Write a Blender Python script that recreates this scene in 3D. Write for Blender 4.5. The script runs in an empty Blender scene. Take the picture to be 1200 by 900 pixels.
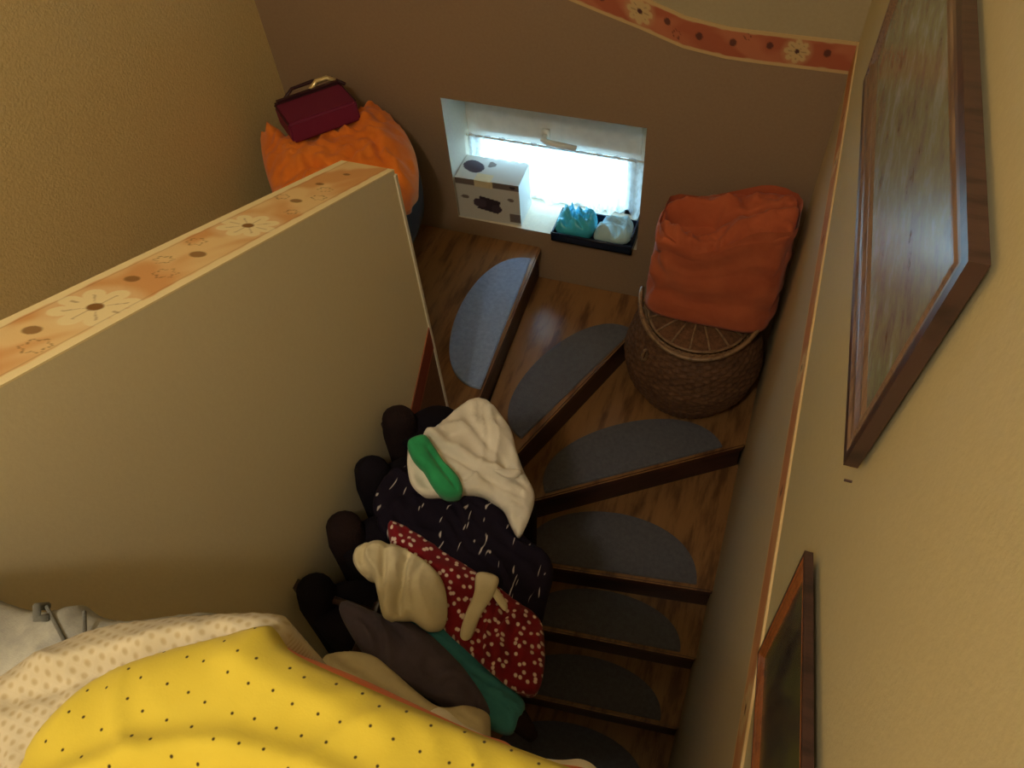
import bpy, bmesh, math, random
import numpy as np
from mathutils import Vector, Matrix, noise
from mathutils.geometry import delaunay_2d_cdt

random.seed(4)
SC = bpy.context.scene
COL = SC.collection
PI = math.pi

# ------------------------------------------------------------------ camera, world, light, exposure
cam_data = bpy.data.cameras.new('camera')
cam_data.sensor_width = 36.0
cam_data.lens = 906.28 / 1200 * 36
cam_data.clip_start = 0.01
cam = bpy.data.objects.new('camera', cam_data)
COL.objects.link(cam)
cam.matrix_world = Matrix(((0.941264, -0.227634, 0.24941, 0.0),
                           (0.331493, 0.763573, -0.554137, 0.0),
                           (-0.064302, 0.604267, 0.794183, 4.0),
                           (0, 0, 0, 1)))
SC.camera = cam

world = bpy.data.worlds.new('world')
SC.world = world
world.use_nodes = True
bg = world.node_tree.nodes['Background']
bg.inputs[0].default_value = (0.50, 0.82, 1.0, 1)      # pale overcast daylight
bg.inputs[1].default_value = 9.0

def light(name, kind, loc, energy, color, size=0.1, rot=(0, 0, 0), spot=None):
    d = bpy.data.lights.new(name, kind)
    d.energy = energy
    d.color = color
    if kind == 'AREA':
        d.shape = 'DISK'; d.size = size
    else:
        d.shadow_soft_size = size
    if spot:
        d.spot_size = spot; d.spot_blend = 1.0
    o = bpy.data.objects.new(name, d)
    COL.objects.link(o)
    o.location = loc; o.rotation_euler = rot
    return o

# ceiling bulb of the upper landing, behind and above the photographer
light('ceiling_bulb', 'POINT', (-0.34, -0.72, 5.05), 55, (1.0, 0.90, 0.72), 0.09)

SC.view_settings.view_transform = 'Standard'
SC.view_settings.look = 'None'
SC.view_settings.gamma = 1
SC.view_settings.exposure = 0.0

# ------------------------------------------------------------------ helpers
def lin(c):
    return tuple(((v / 255) / 12.92 if v / 255 <= 0.04045 else ((v / 255 + 0.055) / 1.055) ** 2.4) for v in c)

def tag(o, label=None, cat=None, group=None, kind=None):
    if label: o['label'] = label
    if cat: o['category'] = cat
    if group: o['group'] = group
    if kind: o['kind'] = kind
    return o

def thing(name, label, cat, loc=(0, 0, 0), rot=(0, 0, 0), group=None):
    o = bpy.data.objects.new(name, None)
    COL.objects.link(o)
    o.location = loc; o.rotation_euler = rot
    o.empty_display_size = 0.05
    return tag(o, label, cat, group)

def obj(name, verts, faces, mats, parent=None, smooth=False, mi=None, uv=None, vcol=None):
    """world coordinates in, one mesh object out; a parent at (loc, rot) keeps the world place"""
    me = bpy.data.meshes.new(name)
    vs = [tuple(v) for v in verts]
    me.from_pydata(vs, [], faces)
    if not isinstance(mats, (list, tuple)): mats = [mats]
    for m in mats: me.materials.append(m)
    if mi is not None:
        for p, i in zip(me.polygons, mi): p.material_index = i
    if uv is not None:
        l = me.uv_layers.new(name='UVMap')
        for lp in me.loops: l.data[lp.index].uv = uv[lp.vertex_index]
    if vcol is not None:
        a = me.color_attributes.new('print', 'FLOAT_COLOR', 'POINT')
        a.data.foreach_set('color', np.asarray(vcol, dtype=np.float32).ravel())
    if smooth:
        me.polygons.foreach_set('use_smooth', [True] * len(me.polygons))
    me.update()
    o = bpy.data.objects.new(name, me)
    COL.objects.link(o)
    if parent is not None: o.parent = parent
    return o

class MB:
    def __init__(s): s.v = []; s.f = []; s.m = []
    def add(s, vs, fs, m=0):
        b = len(s.v)
        s.v += [tuple(v) for v in vs]
        s.f += [tuple(i + b for i in f) for f in fs]
        s.m += [m] * len(fs)
        return s
    def box(s, lo, hi, m=0, M=None):
        x0, y0, z0 = lo; x1, y1, z1 = hi
        vs = [(x0,y0,z0),(x1,y0,z0),(x1,y1,z0),(x0,y1,z0),(x0,y0,z1),(x1,y0,z1),(x1,y1,z1),(x0,y1,z1)]
        if M is not None: vs = [tuple(M @ Vector(v)) for v in vs]
        return s.add(vs, [(0,3,2,1),(4,5,6,7),(0,1,5,4),(1,2,6,5),(2,3,7,6),(3,0,4,7)], m)
    def prism(s, poly, z0, z1, m=0):
        n = len(poly)
        vs = [(x, y, z0) for x, y in poly] + [(x, y, z1) for x, y in poly]
        fs = [tuple(range(n))[::-1], tuple(range(n, 2 * n))] + [(i, (i+1) % n, n + (i+1) % n, n + i) for i in range(n)]
        return s.add(vs, fs, m)
    def tube(s, pts, rad, n=8, m=0, caps=True):
        pts = [Vector(p) for p in pts]
        rs = rad if isinstance(rad, (list, tuple)) else [rad] * len(pts)
        rings = []
        up = None
        for i, p in enumerate(pts):
            t = (pts[min(i+1, len(pts)-1)] - pts[max(i-1, 0)]).normalized()
            if up is None:
                up = Vector((0, 0, 1)) if abs(t.z) < 0.9 else Vector((1, 0, 0))
            u = (up - t * up.dot(t)).normalized(); w = t.cross(u); up = u
            rings.append([p + (u * math.cos(2*PI*k/n) + w * math.sin(2*PI*k/n)) * rs[i] for k in range(n)])
        vs = [v for r in rings for v in r]
        fs = [(i*n+k, i*n+(k+1) % n, (i+1)*n+(k+1) % n, (i+1)*n+k) for i in range(len(pts)-1) for k in range(n)]
        if caps: fs += [tuple(range(n))[::-1], tuple((len(pts)-1)*n + k for k in range(n))]
        return s.add(vs, fs, m)
    def rings(s, rings, m=0, cap0=True, cap1=True):
        n = len(rings[0]); vs = [v for r in rings for v in r]
        fs = [(i*n+k, i*n+(k+1) % n, (i+1)*n+(k+1) % n, (i+1)*n+k) for i in range(len(rings)-1) for k in range(n)]
        if cap0: fs.append(tuple(range(n))[::-1])
        if cap1: fs.append(tuple((len(rings)-1)*n + k for k in range(n)))
        return s.add(vs, fs, m)
    def build(s, name, mats, parent=None, smooth=False, bevel=0, seg=2):
        o = obj(name, s.v, s.f, mats, parent, smooth, s.m)
        if bevel:
            bm = bmesh.new(); bm.from_mesh(o.data)
            bmesh.ops.remove_doubles(bm, verts=bm.verts, dist=1e-6)
            bmesh.ops.bevel(bm, geom=[e for e in bm.edges if e.is_manifold and e.calc_face_angle(0) > 0.5], offset=bevel, segments=seg, affect='EDGES', clamp_overlap=True)
            bm.to_mesh(o.data); bm.free()
            o.data.polygons.foreach_set('use_smooth', [smooth] * len(o.data.polygons))
        return o

class NT:
    """small node-graph writer"""
    def __init__(s, name, rough=0.6, spec=0.4):
        s.mat = bpy.data.materials.new(name); s.mat.use_nodes = True
        s.t = s.mat.node_tree; s.b = s.t.nodes['Principled BSDF']
        s.b.inputs['Roughness'].default_value = rough
        s.b.inputs['Specular IOR Level'].default_value = spec
    def n(s, kind, **kw):
        nd = s.t.nodes.new(kind)
        for k, v in kw.items():
            if k in ('op',): nd.operation = v
            else: setattr(nd, k, v)
        return nd
    def link(s, a, b): s.t.links.new(a, b)
    def setin(s, nd, i, v):
        if hasattr(v, 'is_output') or isinstance(v, bpy.types.NodeSocket): s.link(v, nd.inputs[i])
        else: nd.inputs[i].default_value = v
    def math(s, op, a, b=0.0, clamp=False):
        nd = s.n('ShaderNodeMath', op=op); nd.use_clamp = clamp
        s.setin(nd, 0, a); s.setin(nd, 1, b)
        return nd.outputs[0]
    def coord(s, kind='Object', scale=(1, 1, 1), rot=(0, 0, 0)):
        tc = s.n('ShaderNodeTexCoord'); mp = s.n('ShaderNodeMapping')
        mp.inputs['Scale'].default_value = scale; mp.inputs['Rotation'].default_value = rot
        s.link(tc.outputs[kind], mp.inputs[0]); return mp.outputs[0]
    def noise(s, vec, scale, detail=3, rough=0.5):
        nd = s.n('ShaderNodeTexNoise'); s.link(vec, nd.inputs['Vector'])
        nd.inputs['Scale'].default_value = scale; nd.inputs['Detail'].default_value = detail; nd.inputs['Roughness'].default_value = rough
        return nd.outputs['Fac']
    def voronoi(s, vec, scale, rnd=1.0, feature='F1', out='Distance', dim=None):
        nd = s.n('ShaderNodeTexVoronoi', feature=feature); s.link(vec, nd.inputs['Vector'])
        if dim: nd.voronoi_dimensions = dim
        nd.inputs['Scale'].default_value = scale; nd.inputs['Randomness'].default_value = rnd
        return nd.outputs[out]
    def ramp(s, fac, stops, interp='LINEAR'):
        nd = s.n('ShaderNodeValToRGB'); nd.color_ramp.interpolation = interp
        while len(nd.color_ramp.elements) < len(stops): nd.color_ramp.elements.new(0.5)
        for e, (p, c) in zip(nd.color_ramp.elements, stops):
            e.position = p; e.color = (*c, 1) if len(c) == 3 else c
        s.link(fac, nd.inputs[0]); return nd.outputs[0]
    def mix(s, fac, a, b):
        nd = s.n('ShaderNodeMix'); nd.data_type = 'RGBA'
        s.setin(nd, 0, fac)
        for i, v in ((6, a), (7, b)):
            if isinstance(v, tuple): nd.inputs[i].default_value = (*v, 1)
            else: s.link(v, nd.inputs[i])
        return nd.outputs[2]
    def color(s, c):
        if isinstance(c, tuple): s.b.inputs['Base Color'].default_value = (*c, 1)
        else: s.link(c, s.b.inputs['Base Color'])
        return s
    def bump(s, h, strength=0.3, dist=0.01):
        nd = s.n('ShaderNodeBump'); nd.inputs['Strength'].default_value = strength; nd.inputs['Distance'].default_value = dist
        s.link(h, nd.inputs['Height']); s.link(nd.outputs[0], s.b.inputs['Normal']); return s

# ------------------------------------------------------------------ materials
def paper(name, c, c2=None, bump=0.25, scale=170, rough=0.7):
    m = NT(name, rough, 0.25); v = m.coord()
    c = lin(c); c2 = lin(c2) if c2 else tuple(x * 0.9 for x in c)
    m.color(m.ramp(m.noise(v, 90, 4, 0.7), [(0.3, c2), (0.7, c)]))
    m.bump(m.noise(v, scale, 3, 0.6), bump, 0.004)
    return m.mat

def fabric(name, c, c2=None, bump=0.25, scale=420, rough=0.92, sheen=0.15, nscale=9):
    m = NT(name, rough, 0.15); v = m.coord()
    c = lin(c); c2 = lin(c2) if c2 else tuple(x * 0.8 for x in c)
    m.color(m.ramp(m.noise(v, nscale, 4, 0.6), [(0.3, c2), (0.7, c)]))
    m.b.inputs['Sheen Weight'].default_value = sheen
    m.bump(m.noise(v, scale, 2, 0.6), bump, 0.003)
    return m.mat

def wood(name, light_c, dark_c, rough=0.35, scale=(3, 26, 3), rot=(0, 0, 0), coat=0.2):
    m = NT(name, rough, 0.5); v = m.coord(scale=scale, rot=rot)
    nf = m.noise(v, 2.4, 6, 0.62)
    m.color(m.ramp(nf, [(0.36, lin(dark_c)), (0.52, lin(light_c)), (0.72, tuple(min(1, x * 1.15) for x in lin(light_c)))]))
    m.b.inputs['Coat Weight'].default_value = coat; m.b.inputs['Coat Roughness'].default_value = 0.3
    m.bump(nf, 0.08, 0.003)
    return m.mat

def plain(name, c, rough=0.5, metal=0.0, spec=0.5):
    m = NT(name, rough, spec); m.b.inputs['Metallic'].default_value = metal
    v = m.coord(); cc = lin(c)
    m.color(m.ramp(m.noise(v, 30, 3), [(0.3, tuple(x * 0.9 for x in cc)), (0.7, cc)]))
    return m.mat

def printed(name, rough=0.75):
    m = NT(name, rough, 0.2)
    a = m.n('ShaderNodeAttribute', attribute_name='print')
    m.link(a.outputs['Color'], m.b.inputs['Base Color'])
    m.bump(m.noise(m.coord(), 260, 2), 0.15, 0.002)
    return m.mat

M = {}
M['paper_left'] = paper('golden textured wallpaper', (226, 204, 150), (214, 190, 136), 0.8, 130)
M['paper_cream'] = paper('cream wallpaper', (210, 197, 158), (205, 192, 152), 0.10)
M['paper_beige'] = paper('beige wallpaper', (206, 188, 154), (200, 181, 148), 0.12)
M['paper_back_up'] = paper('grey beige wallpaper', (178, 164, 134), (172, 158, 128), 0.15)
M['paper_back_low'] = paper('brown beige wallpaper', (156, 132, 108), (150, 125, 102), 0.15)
M['paper_half'] = paper('smooth beige wallpaper', (228, 214, 178), (224, 209, 173), 0.08, rough=0.42)
M['paper_brown'] = paper('brown lower wallpaper', (120, 84, 58), (100, 66, 44), 0.2)
M['plaster'] = paper('white plaster', (225, 215, 195), None, 0.1)
M['print'] = printed('printed wallpaper border')
M['carton'] = printed('printed carton', 0.45)
M['tread'] = wood('varnished stair wood', (146, 106, 66), (98, 64, 40), 0.3, (9, 1.6, 5), coat=0.4)
M['tread_edge'] = wood('red brown nosing wood', (78, 38, 30), (50, 24, 22), 0.4, (4, 4, 4))
M['riser'] = wood('dark riser wood', (62, 36, 32), (40, 24, 24), 0.5, (4, 4, 12))
M['mat'] = fabric('grey carpet', (106, 106, 114), (92, 92, 100), 0.6, 300, nscale=60)
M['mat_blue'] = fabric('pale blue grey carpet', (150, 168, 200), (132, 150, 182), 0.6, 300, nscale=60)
M['floor'] = wood('dark floor boards', (90, 60, 40), (60, 38, 26), 0.5, (2, 20, 2))
M['pvc'] = plain('white window plastic', (232, 232, 226), 0.35)
M['frame_dark'] = wood('dark brown picture frame', (72, 48, 44), (44, 28, 30), 0.35, (6, 30, 6))
M['frame_mid'] = wood('brown picture frame moulding', (134, 106, 84), (98, 72, 60), 0.35, (60, 3, 60))
M['frame_orange'] = wood('orange brown picture frame', (150, 88, 46), (116, 62, 34), 0.35, (60, 4, 60))
M['black'] = fabric('black cloth', (26, 20, 30), (18, 14, 20), sheen=0.0)
M['dark_brown'] = fabric('dark brown fur', (46, 31, 30), (30, 21, 22), 0.8, 200, sheen=0.0)
M['orange'] = fabric('orange terry cloth', (240, 138, 52), (226, 118, 40), 0.4, 300)
M['rust'] = fabric('rust orange bag cloth', (196, 104, 68), (176, 86, 56), 0.3, 300)
M['rust_dark'] = fabric('inside of rust bag', (120, 44, 30), None)
M['burgundy'] = NT('burgundy leather', 0.6, 0.3).color(lin((112, 30, 62))).mat
M['burgundy_dark'] = NT('dark burgundy leather', 0.5, 0.5).color(lin((52, 16, 30))).mat
M['gold'] = plain('brass', (220, 190, 120), 0.25, 1.0)
M['teal'] = fabric('teal cloth', (78, 156, 166), (56, 128, 140))
M['gray'] = fabric('charcoal cloth', (102, 92, 108), (80, 72, 88))
M['cream'] = fabric('cream cloth', (236, 224, 190), (216, 202, 164))
M['white'] = fabric('white cloth', (240, 232, 218), (222, 214, 196))
M['green'] = fabric('green cloth', (60, 176, 112), (44, 140, 88))
M['salmon'] = fabric('salmon cloth', (240, 138, 92), (224, 118, 74))
M['turquoise'] = NT('turquoise plastic bag', 0.25, 0.5).color(lin((70, 190, 225))).mat
M['navy_plastic'] = NT('navy plastic', 0.25, 0.5).color(lin((20, 34, 58))).mat
M['wood_rail'] = wood('brown rail wood', (54, 36, 30), (40, 26, 24))

def dotted(name, base, base2, dot, scale, radius, rnd, soft=0.02, stretch=(1, 1, 1), rough=0.9, bstr=0.25, bumpd=False):
    m = NT(name, rough, 0.15)
    v = m.coord('UV', stretch)
    d = m.voronoi(v, scale, rnd, dim='2D')
    f = m.ramp(d, [(max(0, radius - soft), (1, 1, 1)), (radius + soft, (0, 0, 0))])
    b = m.ramp(m.noise(m.coord(), 9, 4, 0.6), [(0.3, lin(base2)), (0.7, lin(base))])
    m.color(m.mix(f, b, lin(dot)))
    m.b.inputs['Sheen Weight'].default_value = 0.1
    m.bump(d if bumpd else m.noise(m.coord(), 420, 2), 0.3 if bumpd else bstr, 0.003)
    return m.mat
M['yellow_dots'] = dotted('yellow jersey with black dots', (216, 196, 74), (208, 186, 64), (70, 58, 30), 46, 0.058, 0.35, bstr=0.08)
M['red_dots'] = dotted('red cloth with white dots', (146, 34, 44), (116, 24, 34), (236, 214, 200), 56, 0.22, 1.0, 0.05)
M['knit'] = dotted('cream knit with openwork', (202, 192, 168), (194, 182, 156), (178, 162, 130), 110, 0.25, 0.1, 0.12, bumpd=True)
def streaks():
    m = NT('black cloth with white feather print', 0.9, 0.15)
    v = m.coord('UV', (1, 0.22, 1), (0, 0, 0.5))
    nz = m.n('ShaderNodeTexNoise'); m.link(v, nz.inputs['Vector']); nz.inputs['Scale'].default_value = 30
    mx = m.n('ShaderNodeMix'); mx.data_type = 'RGBA'; mx.inputs[0].default_value = 0.06
    m.link(v, mx.inputs[6]); m.link(nz.outputs['Color'], mx.inputs[7])
    d = m.voronoi(mx.outputs[2], 46, 1.0, dim='2D')
    f = m.ramp(d, [(0.07, (1, 1, 1)), (0.12, (0, 0, 0))])
    m.color(m.mix(f, lin((26, 20, 34)), lin((190, 180, 176))))
    return m.mat
M['streaks'] = streaks()
def denim():
    m = NT('washed pale denim', 0.9, 0.15); v = m.coord()
    m.color(m.ramp(m.noise(v, 22, 5, 0.7), [(0.3, lin((140, 140, 138))), (0.7, lin((178, 176, 166)))]))
    m.bump(m.noise(m.coord(scale=(1, 8, 1)), 300, 2), 0.3, 0.003); return m.mat
M['denim'] = denim()
M['seam'] = fabric('denim seam', (104, 104, 100))
def canvas(name, stops, scale, rough=0.25):
    m = NT(name, rough, 0.5); v = m.coord(scale=scale)
    w = m.noise(v, 3.0, 8, 0.7)
    m.color(m.ramp(w, [(p, lin(c)) for p, c in stops]))
    m.b.inputs['Coat Weight'].default_value = 0.12; m.b.inputs['Coat Roughness'].default_value = 0.15
    return m.mat
M['canvas_grey'] = canvas('grey green landscape painting', [(0.28, (96, 92, 98)), (0.42, (138, 136, 132)), (0.52, (150, 158, 134)), (0.62, (164, 178, 184)), (0.8, (196, 208, 212))], (3, 3, 9))
M['canvas_dark'] = canvas('dark landscape painting', [(0.3, (40, 38, 46)), (0.45, (84, 78, 72)), (0.6, (104, 106, 66)), (0.75, (130, 126, 110))], (3, 7, 3))
def curtain_mat():
    m = NT('sheer white curtain', 0.8, 0.1)
    t = m.t; out = t.nodes['Material Output']
    m.color(lin((235, 240, 244)))
    tr = m.n('ShaderNodeBsdfTranslucent'); tr.inputs[0].default_value = (0.9, 0.95, 1, 1)
    tp = m.n('ShaderNodeBsdfTransparent'); tp.inputs[0].default_value = (1, 1, 1, 1)
    a = m.n('ShaderNodeMixShader'); a.inputs[0].default_value = 0.6
    m.link(m.b.outputs[0], a.inputs[1]); m.link(tr.outputs[0], a.inputs[2])
    b = m.n('ShaderNodeMixShader')
    lace = m.ramp(m.noise(m.coord(scale=(1, 1, 0.5)), 60, 3), [(0.4, (0.15, 0.15, 0.15)), (0.65, (0.45, 0.45, 0.45))])
    m.link(lace, b.inputs[0]); m.link(a.outputs[0], b.inputs[1]); m.link(tp.outputs[0], b.inputs[2])
    m.link(b.outputs[0], out.inputs[0]); return m.mat
M['curtain'] = curtain_mat()
def glass():
    m = NT('window glass', 0.0, 0.5); t = m.t; out = t.nodes['Material Output']
    tp = m.n('ShaderNodeBsdfTransparent'); tp.inputs[0].default_value = (0.95, 0.98, 1, 1)
    gl = m.n('ShaderNodeBsdfGlossy'); gl.inputs['Roughness'].default_value = 0.02
    mx = m.n('ShaderNodeMixShader'); mx.inputs[0].default_value = 0.06
    m.link(tp.outputs[0], mx.inputs[1]); m.link(gl.outputs[0], mx.inputs[2]); m.link(mx.outputs[0], out.inputs[0]); return m.mat
M['glass'] = glass()
def wicker():
    m = NT('brown wicker', 0.55, 0.3); v = m.coord()
    m.color(m.ramp(m.noise(v, 50, 4, 0.7), [(0.3, lin((74, 50, 38))), (0.7, lin((128, 92, 66)))])); return m.mat
M['wicker'] = wicker()
M['wicker_pale'] = wood('pale peeled willow', (144, 114, 82), (108, 80, 56), 0.5, (20, 20, 20))

# ------------------------------------------------------------------ setting
XL, XR, YB, YF, ZC = -1.89, 0.16, 2.30, -1.80, 5.30
HX0, HX1, HY = -0.935, -0.80, 1.254             # half wall between the two flights
def half_top(y): return 3.307 - 0.412 * (y - 0.303)
def struct(o): o['kind'] = 'structure'; return o

struct(MB().box((XL - 0.1, YF - 0.1, 0.0), (XL, YB + 0.1, ZC)).build('wall_left', M['paper_left']))
struct(MB().box((XL - 0.1, YF - 0.1, 0.0), (XR + 0.1, YF, ZC)).build('wall_front', M['paper_cream']))
struct(MB().box((XL - 0.1, YF - 0.1, ZC), (XR + 0.1, YB + 0.1, ZC + 0.1)).build('ceiling', M['plaster']))
struct(MB().box((XL, YF, 0.0), (XR, YB, 0.143)).build('floor', M['floor']))
# right wall: beige paper below the border, cream above
b = MB().box((XR, YF - 0.1, 0.0), (XR + 0.1, YB + 0.1, 2.72), 0)
b.box((XR, YF - 0.1, 2.72), (XR + 0.1, YB + 0.1, ZC), 1)
struct(b.build('wall_right', [M['paper_beige'], M['paper_cream']]))
# back wall with the window opening; the paper changes along the curved border
def border_mid(x):
    P = [(0.2, 2.722), (-0.1, 2.722), (-0.2, 2.724), (-0.336, 2.742), (-0.475, 2.787), (-0.6, 2.822), (-0.723, 2.858), (-1.2, 2.99), (-2.0, 3.21)]
    for (xa, za), (xb, zb) in zip(P, P[1:]):
        if xb <= x <= xa: return zb + (za - zb) * (x - xb) / (xa - xb)
    return P[-1][1]
WX0, WX1, WZ0, WZ1, WD = -1.2005, -0.427, 1.824, 2.389, 0.30
b = MB()
def q(m, *pts): b.add(pts, [tuple(range(len(pts)))], m)
y = YB
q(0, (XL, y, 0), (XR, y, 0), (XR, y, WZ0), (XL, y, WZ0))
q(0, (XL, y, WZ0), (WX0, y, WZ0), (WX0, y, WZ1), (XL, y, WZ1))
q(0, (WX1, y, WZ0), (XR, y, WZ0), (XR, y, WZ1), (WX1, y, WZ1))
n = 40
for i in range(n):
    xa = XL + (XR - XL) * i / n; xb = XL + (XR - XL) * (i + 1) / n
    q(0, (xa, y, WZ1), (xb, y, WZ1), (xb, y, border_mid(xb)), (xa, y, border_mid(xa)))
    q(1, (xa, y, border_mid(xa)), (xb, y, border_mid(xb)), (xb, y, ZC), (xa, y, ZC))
Y2 = YB + WD
q(2, (WX0, y, WZ0), (WX1, y, WZ0), (WX1, Y2, WZ0), (WX0, Y2, WZ0))
q(2, (WX0, y, WZ1), (WX0, Y2, WZ1), (WX1, Y2, WZ1), (WX1, y, WZ1))
q(2, (WX0, y, WZ0), (WX0, Y2, WZ0), (WX0, Y2, WZ1), (WX0, y, WZ1))
q(2, (WX1, y, WZ0), (WX1, y, WZ1), (WX1, Y2, WZ1), (WX1, Y2, WZ0))
# outside face and outer shell so that the wall is solid
X0, X1 = XL - 0.1, XR + 0.1
q(0, (X0, Y2, 0), (X0, Y2, WZ0), (X1, Y2, WZ0), (X1, Y2, 0))
q(0, (X0, Y2, WZ1), (X0, Y2, ZC), (X1, Y2, ZC), (X1, Y2, WZ1))
q(0, (X0, Y2, WZ0), (X0, Y2, WZ1), (WX0, Y2, WZ1), (WX0, Y2, WZ0))
q(0, (WX1, Y2, WZ0), (WX1, Y2, WZ1), (X1, Y2, WZ1), (X1, Y2, WZ0))
for x in (X0, X1): q(0, (x, y, 0), (x, Y2, 0), (x, Y2, ZC), (x, y, ZC))
q(0, (X0, y, ZC), (X1, y, ZC), (X1, Y2, ZC), (X0, Y2, ZC))
struct(b.build('wall_back', [M['paper_back_low'], M['paper_back_up'], M['plaster']]))
# half wall with sloping top
def low_mid(y): return 2.345 - 0.80 * (HY - y)          # dado line on its right face
b = MB()
ye = -0.35
top = [(HY, half_top(HY)), (ye, half_top(ye))]
za, zb = half_top(HY), half_top(ye)
x = HX1
b.add([(x, HY, low_mid(HY)), (x, HY, za), (x, ye, zb), (x, ye, low_mid(ye))], [(0, 1, 2, 3)], 0)
b.add([(x, HY, 0), (x, HY, low_mid(HY)), (x, ye, low_mid(ye)), (x, ye, 0)], [(0, 1, 2, 3)], 1)
x = HX0
b.add([(x, HY, 0), (x, ye, 0), (x, ye, zb), (x, HY, za)], [(0, 1, 2, 3)], 0)
b.add([(HX1, HY, 0), (HX0, HY, 0), (HX0, HY, za), (HX1, HY, za)], [(0, 1, 2, 3)], 0)
b.add([(HX1, ye, 0), (HX1, ye, zb), (HX0, ye, zb), (HX0, ye, 0)], [(0, 1, 2, 3)], 0)
b.add([(HX1, HY, za), (HX0, HY, za), (HX0, ye, zb), (HX1, ye, zb)], [(0, 1, 2, 3)], 0)
struct(b.build('wall_half', [M['paper_half'], M['paper_brown']]))
# landing slab of the upper floor
b = MB().box((XL, YF, 2.25), (HX0, 0.45, 2.45)).box((HX1, YF, 2.25), (XR, -0.40, 2.45)).box((HX0, YF, 2.25), (HX1, ye - 0.002, 2.45))
struct(b.build('floor_landing', M['floor']))

# ------------------------------------------------------------------ printed wallpaper borders
def smooth(e0, e1, x):
    t = np.clip((x - e0) / (e1 - e0), 0, 1); return t * t * (3 - 2 * t)
def vnoise(S, T, sc, seed):
    out = np.zeros_like(S)
    for k in range(1, 5):
        out += np.sin(S * sc * (1.1 * k + 0.3) + seed * k + 2.1 * np.sin(T * sc * 1.3 * k + seed)) / k
    return out / 4 + 0.5
def border_print(S, T, W, flowers, dots, rings, base, cream, dark, seed=1.0):
    """S along, T across (metres, 0..W) -> colours"""
    def C(c): return np.array(lin(c))
    base, base2, cream, dark = C(base[0]), C(base[1]), C(cream), C(dark)
    w = smooth(0.35, 0.75, vnoise(S, T, 14, seed))[..., None]
    col = base * (1 - w) + base2 * w
    for (s0, t0, R) in flowers:
        ds, dt = S - s0, (T - t0)
        r = np.hypot(ds, dt); th = np.arctan2(dt, ds)
        pet = R * (0.62 + 0.38 * np.abs(np.cos(th * 4)) ** 0.6)
        halo = (1 - smooth(R * 0.95, R * 1.35, r))[..., None] * 0.55
        col = col * (1 - halo) + (0.5 * base2 + 0.5 * cream) * halo
        m = (1 - smooth(pet - 0.002, pet + 0.001, r))[..., None]
        col = col * (1 - m) + cream * m
        line = ((np.abs(np.sin(th * 4)) < 0.16) & (r < R * 0.7) & (r > R * 0.2))[..., None] * 0.5
        col = col * (1 - line) + dark * line
        m = (1 - smooth(R * 0.17, R * 0.21, r))[..., None]
        col = col * (1 - m) + dark * m
    for (s0, t0, R) in dots:
        r = np.hypot((S - s0), (T - t0) * 0.9)
        m = (1 - smooth(R * 0.8, R, r))[..., None] * 0.85
        col = col * (1 - m) + dark * m
    for (s0, t0, R) in rings:
        r = np.hypot(S - s0, T - t0); th = np.arctan2(T - t0, S - s0)
        rr = R * (1 + 0.18 * np.cos(th * 6))
        m = ((np.abs(r - rr) < 0.0016) & (np.sin(th * 26) > -0.5))[..., None] * 0.75
        col = col * (1 - m) + dark * m
    e = np.minimum(T, W - T) / W
    wob = 0.012 * np.sin(S * 60) + 0.01 * np.sin(S * 143)
    m = (1 - smooth(0.10, 0.125, e + wob * 0.5))[..., None]
    col = col * (1 - m) + cream * m
    m = (np.abs(e - 0.135) < 0.012)[..., None] * 0.35
    col = col * (1 - m) + dark * m
    return np.concatenate([col, np.ones(col.shape[:-1] + (1,))], -1)

def strip(name, P0, S_len, W, pos, colf, nrm, thick=0.003, ds=0.0025, dt=0.002):
    """pos(s,t)->world; front grid proud by thick along nrm, closed at the rim"""
    ns = max(2, int(S_len / ds)); nt = max(2, int(W / dt))
    s = np.linspace(0, S_len, ns + 1); t = np.linspace(0, W, nt + 1)
    S, T = np.meshgrid(s, t, indexing='ij')
    col = colf(S, T).reshape(-1, 4)
    verts = []
    nrm = Vector(nrm)
    for i in range(ns + 1):
        for j in range(nt + 1):
            verts.append(Vector(pos(s[i], t[j])) + nrm * thick)
    idx = lambda i, j: i * (nt + 1) + j
    faces = [(idx(i, j), idx(i + 1, j), idx(i + 1, j + 1), idx(i, j + 1)) for i in range(ns) for j in range(nt)]
    rim = [(i, 0) for i in range(ns)] + [(ns, j) for j in range(nt)] + [(i, nt) for i in range(ns, 0, -1)] + [(0, j) for j in range(nt, 0, -1)]
    base = len(verts)
    for (i, j) in rim: verts.append(Vector(pos(s[i], t[j])))
    cr = [col[idx(i, j)] for (i, j) in rim]
    k = len(rim)
    for a in range(k):
        bb = (a + 1) % k
        faces.append((idx(*rim[a]), base + a, base + bb, idx(*rim[bb])))
    col = np.concatenate([col, np.array(cr)])
    return struct(obj(name, verts, faces, M['print'], vcol=col))

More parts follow.
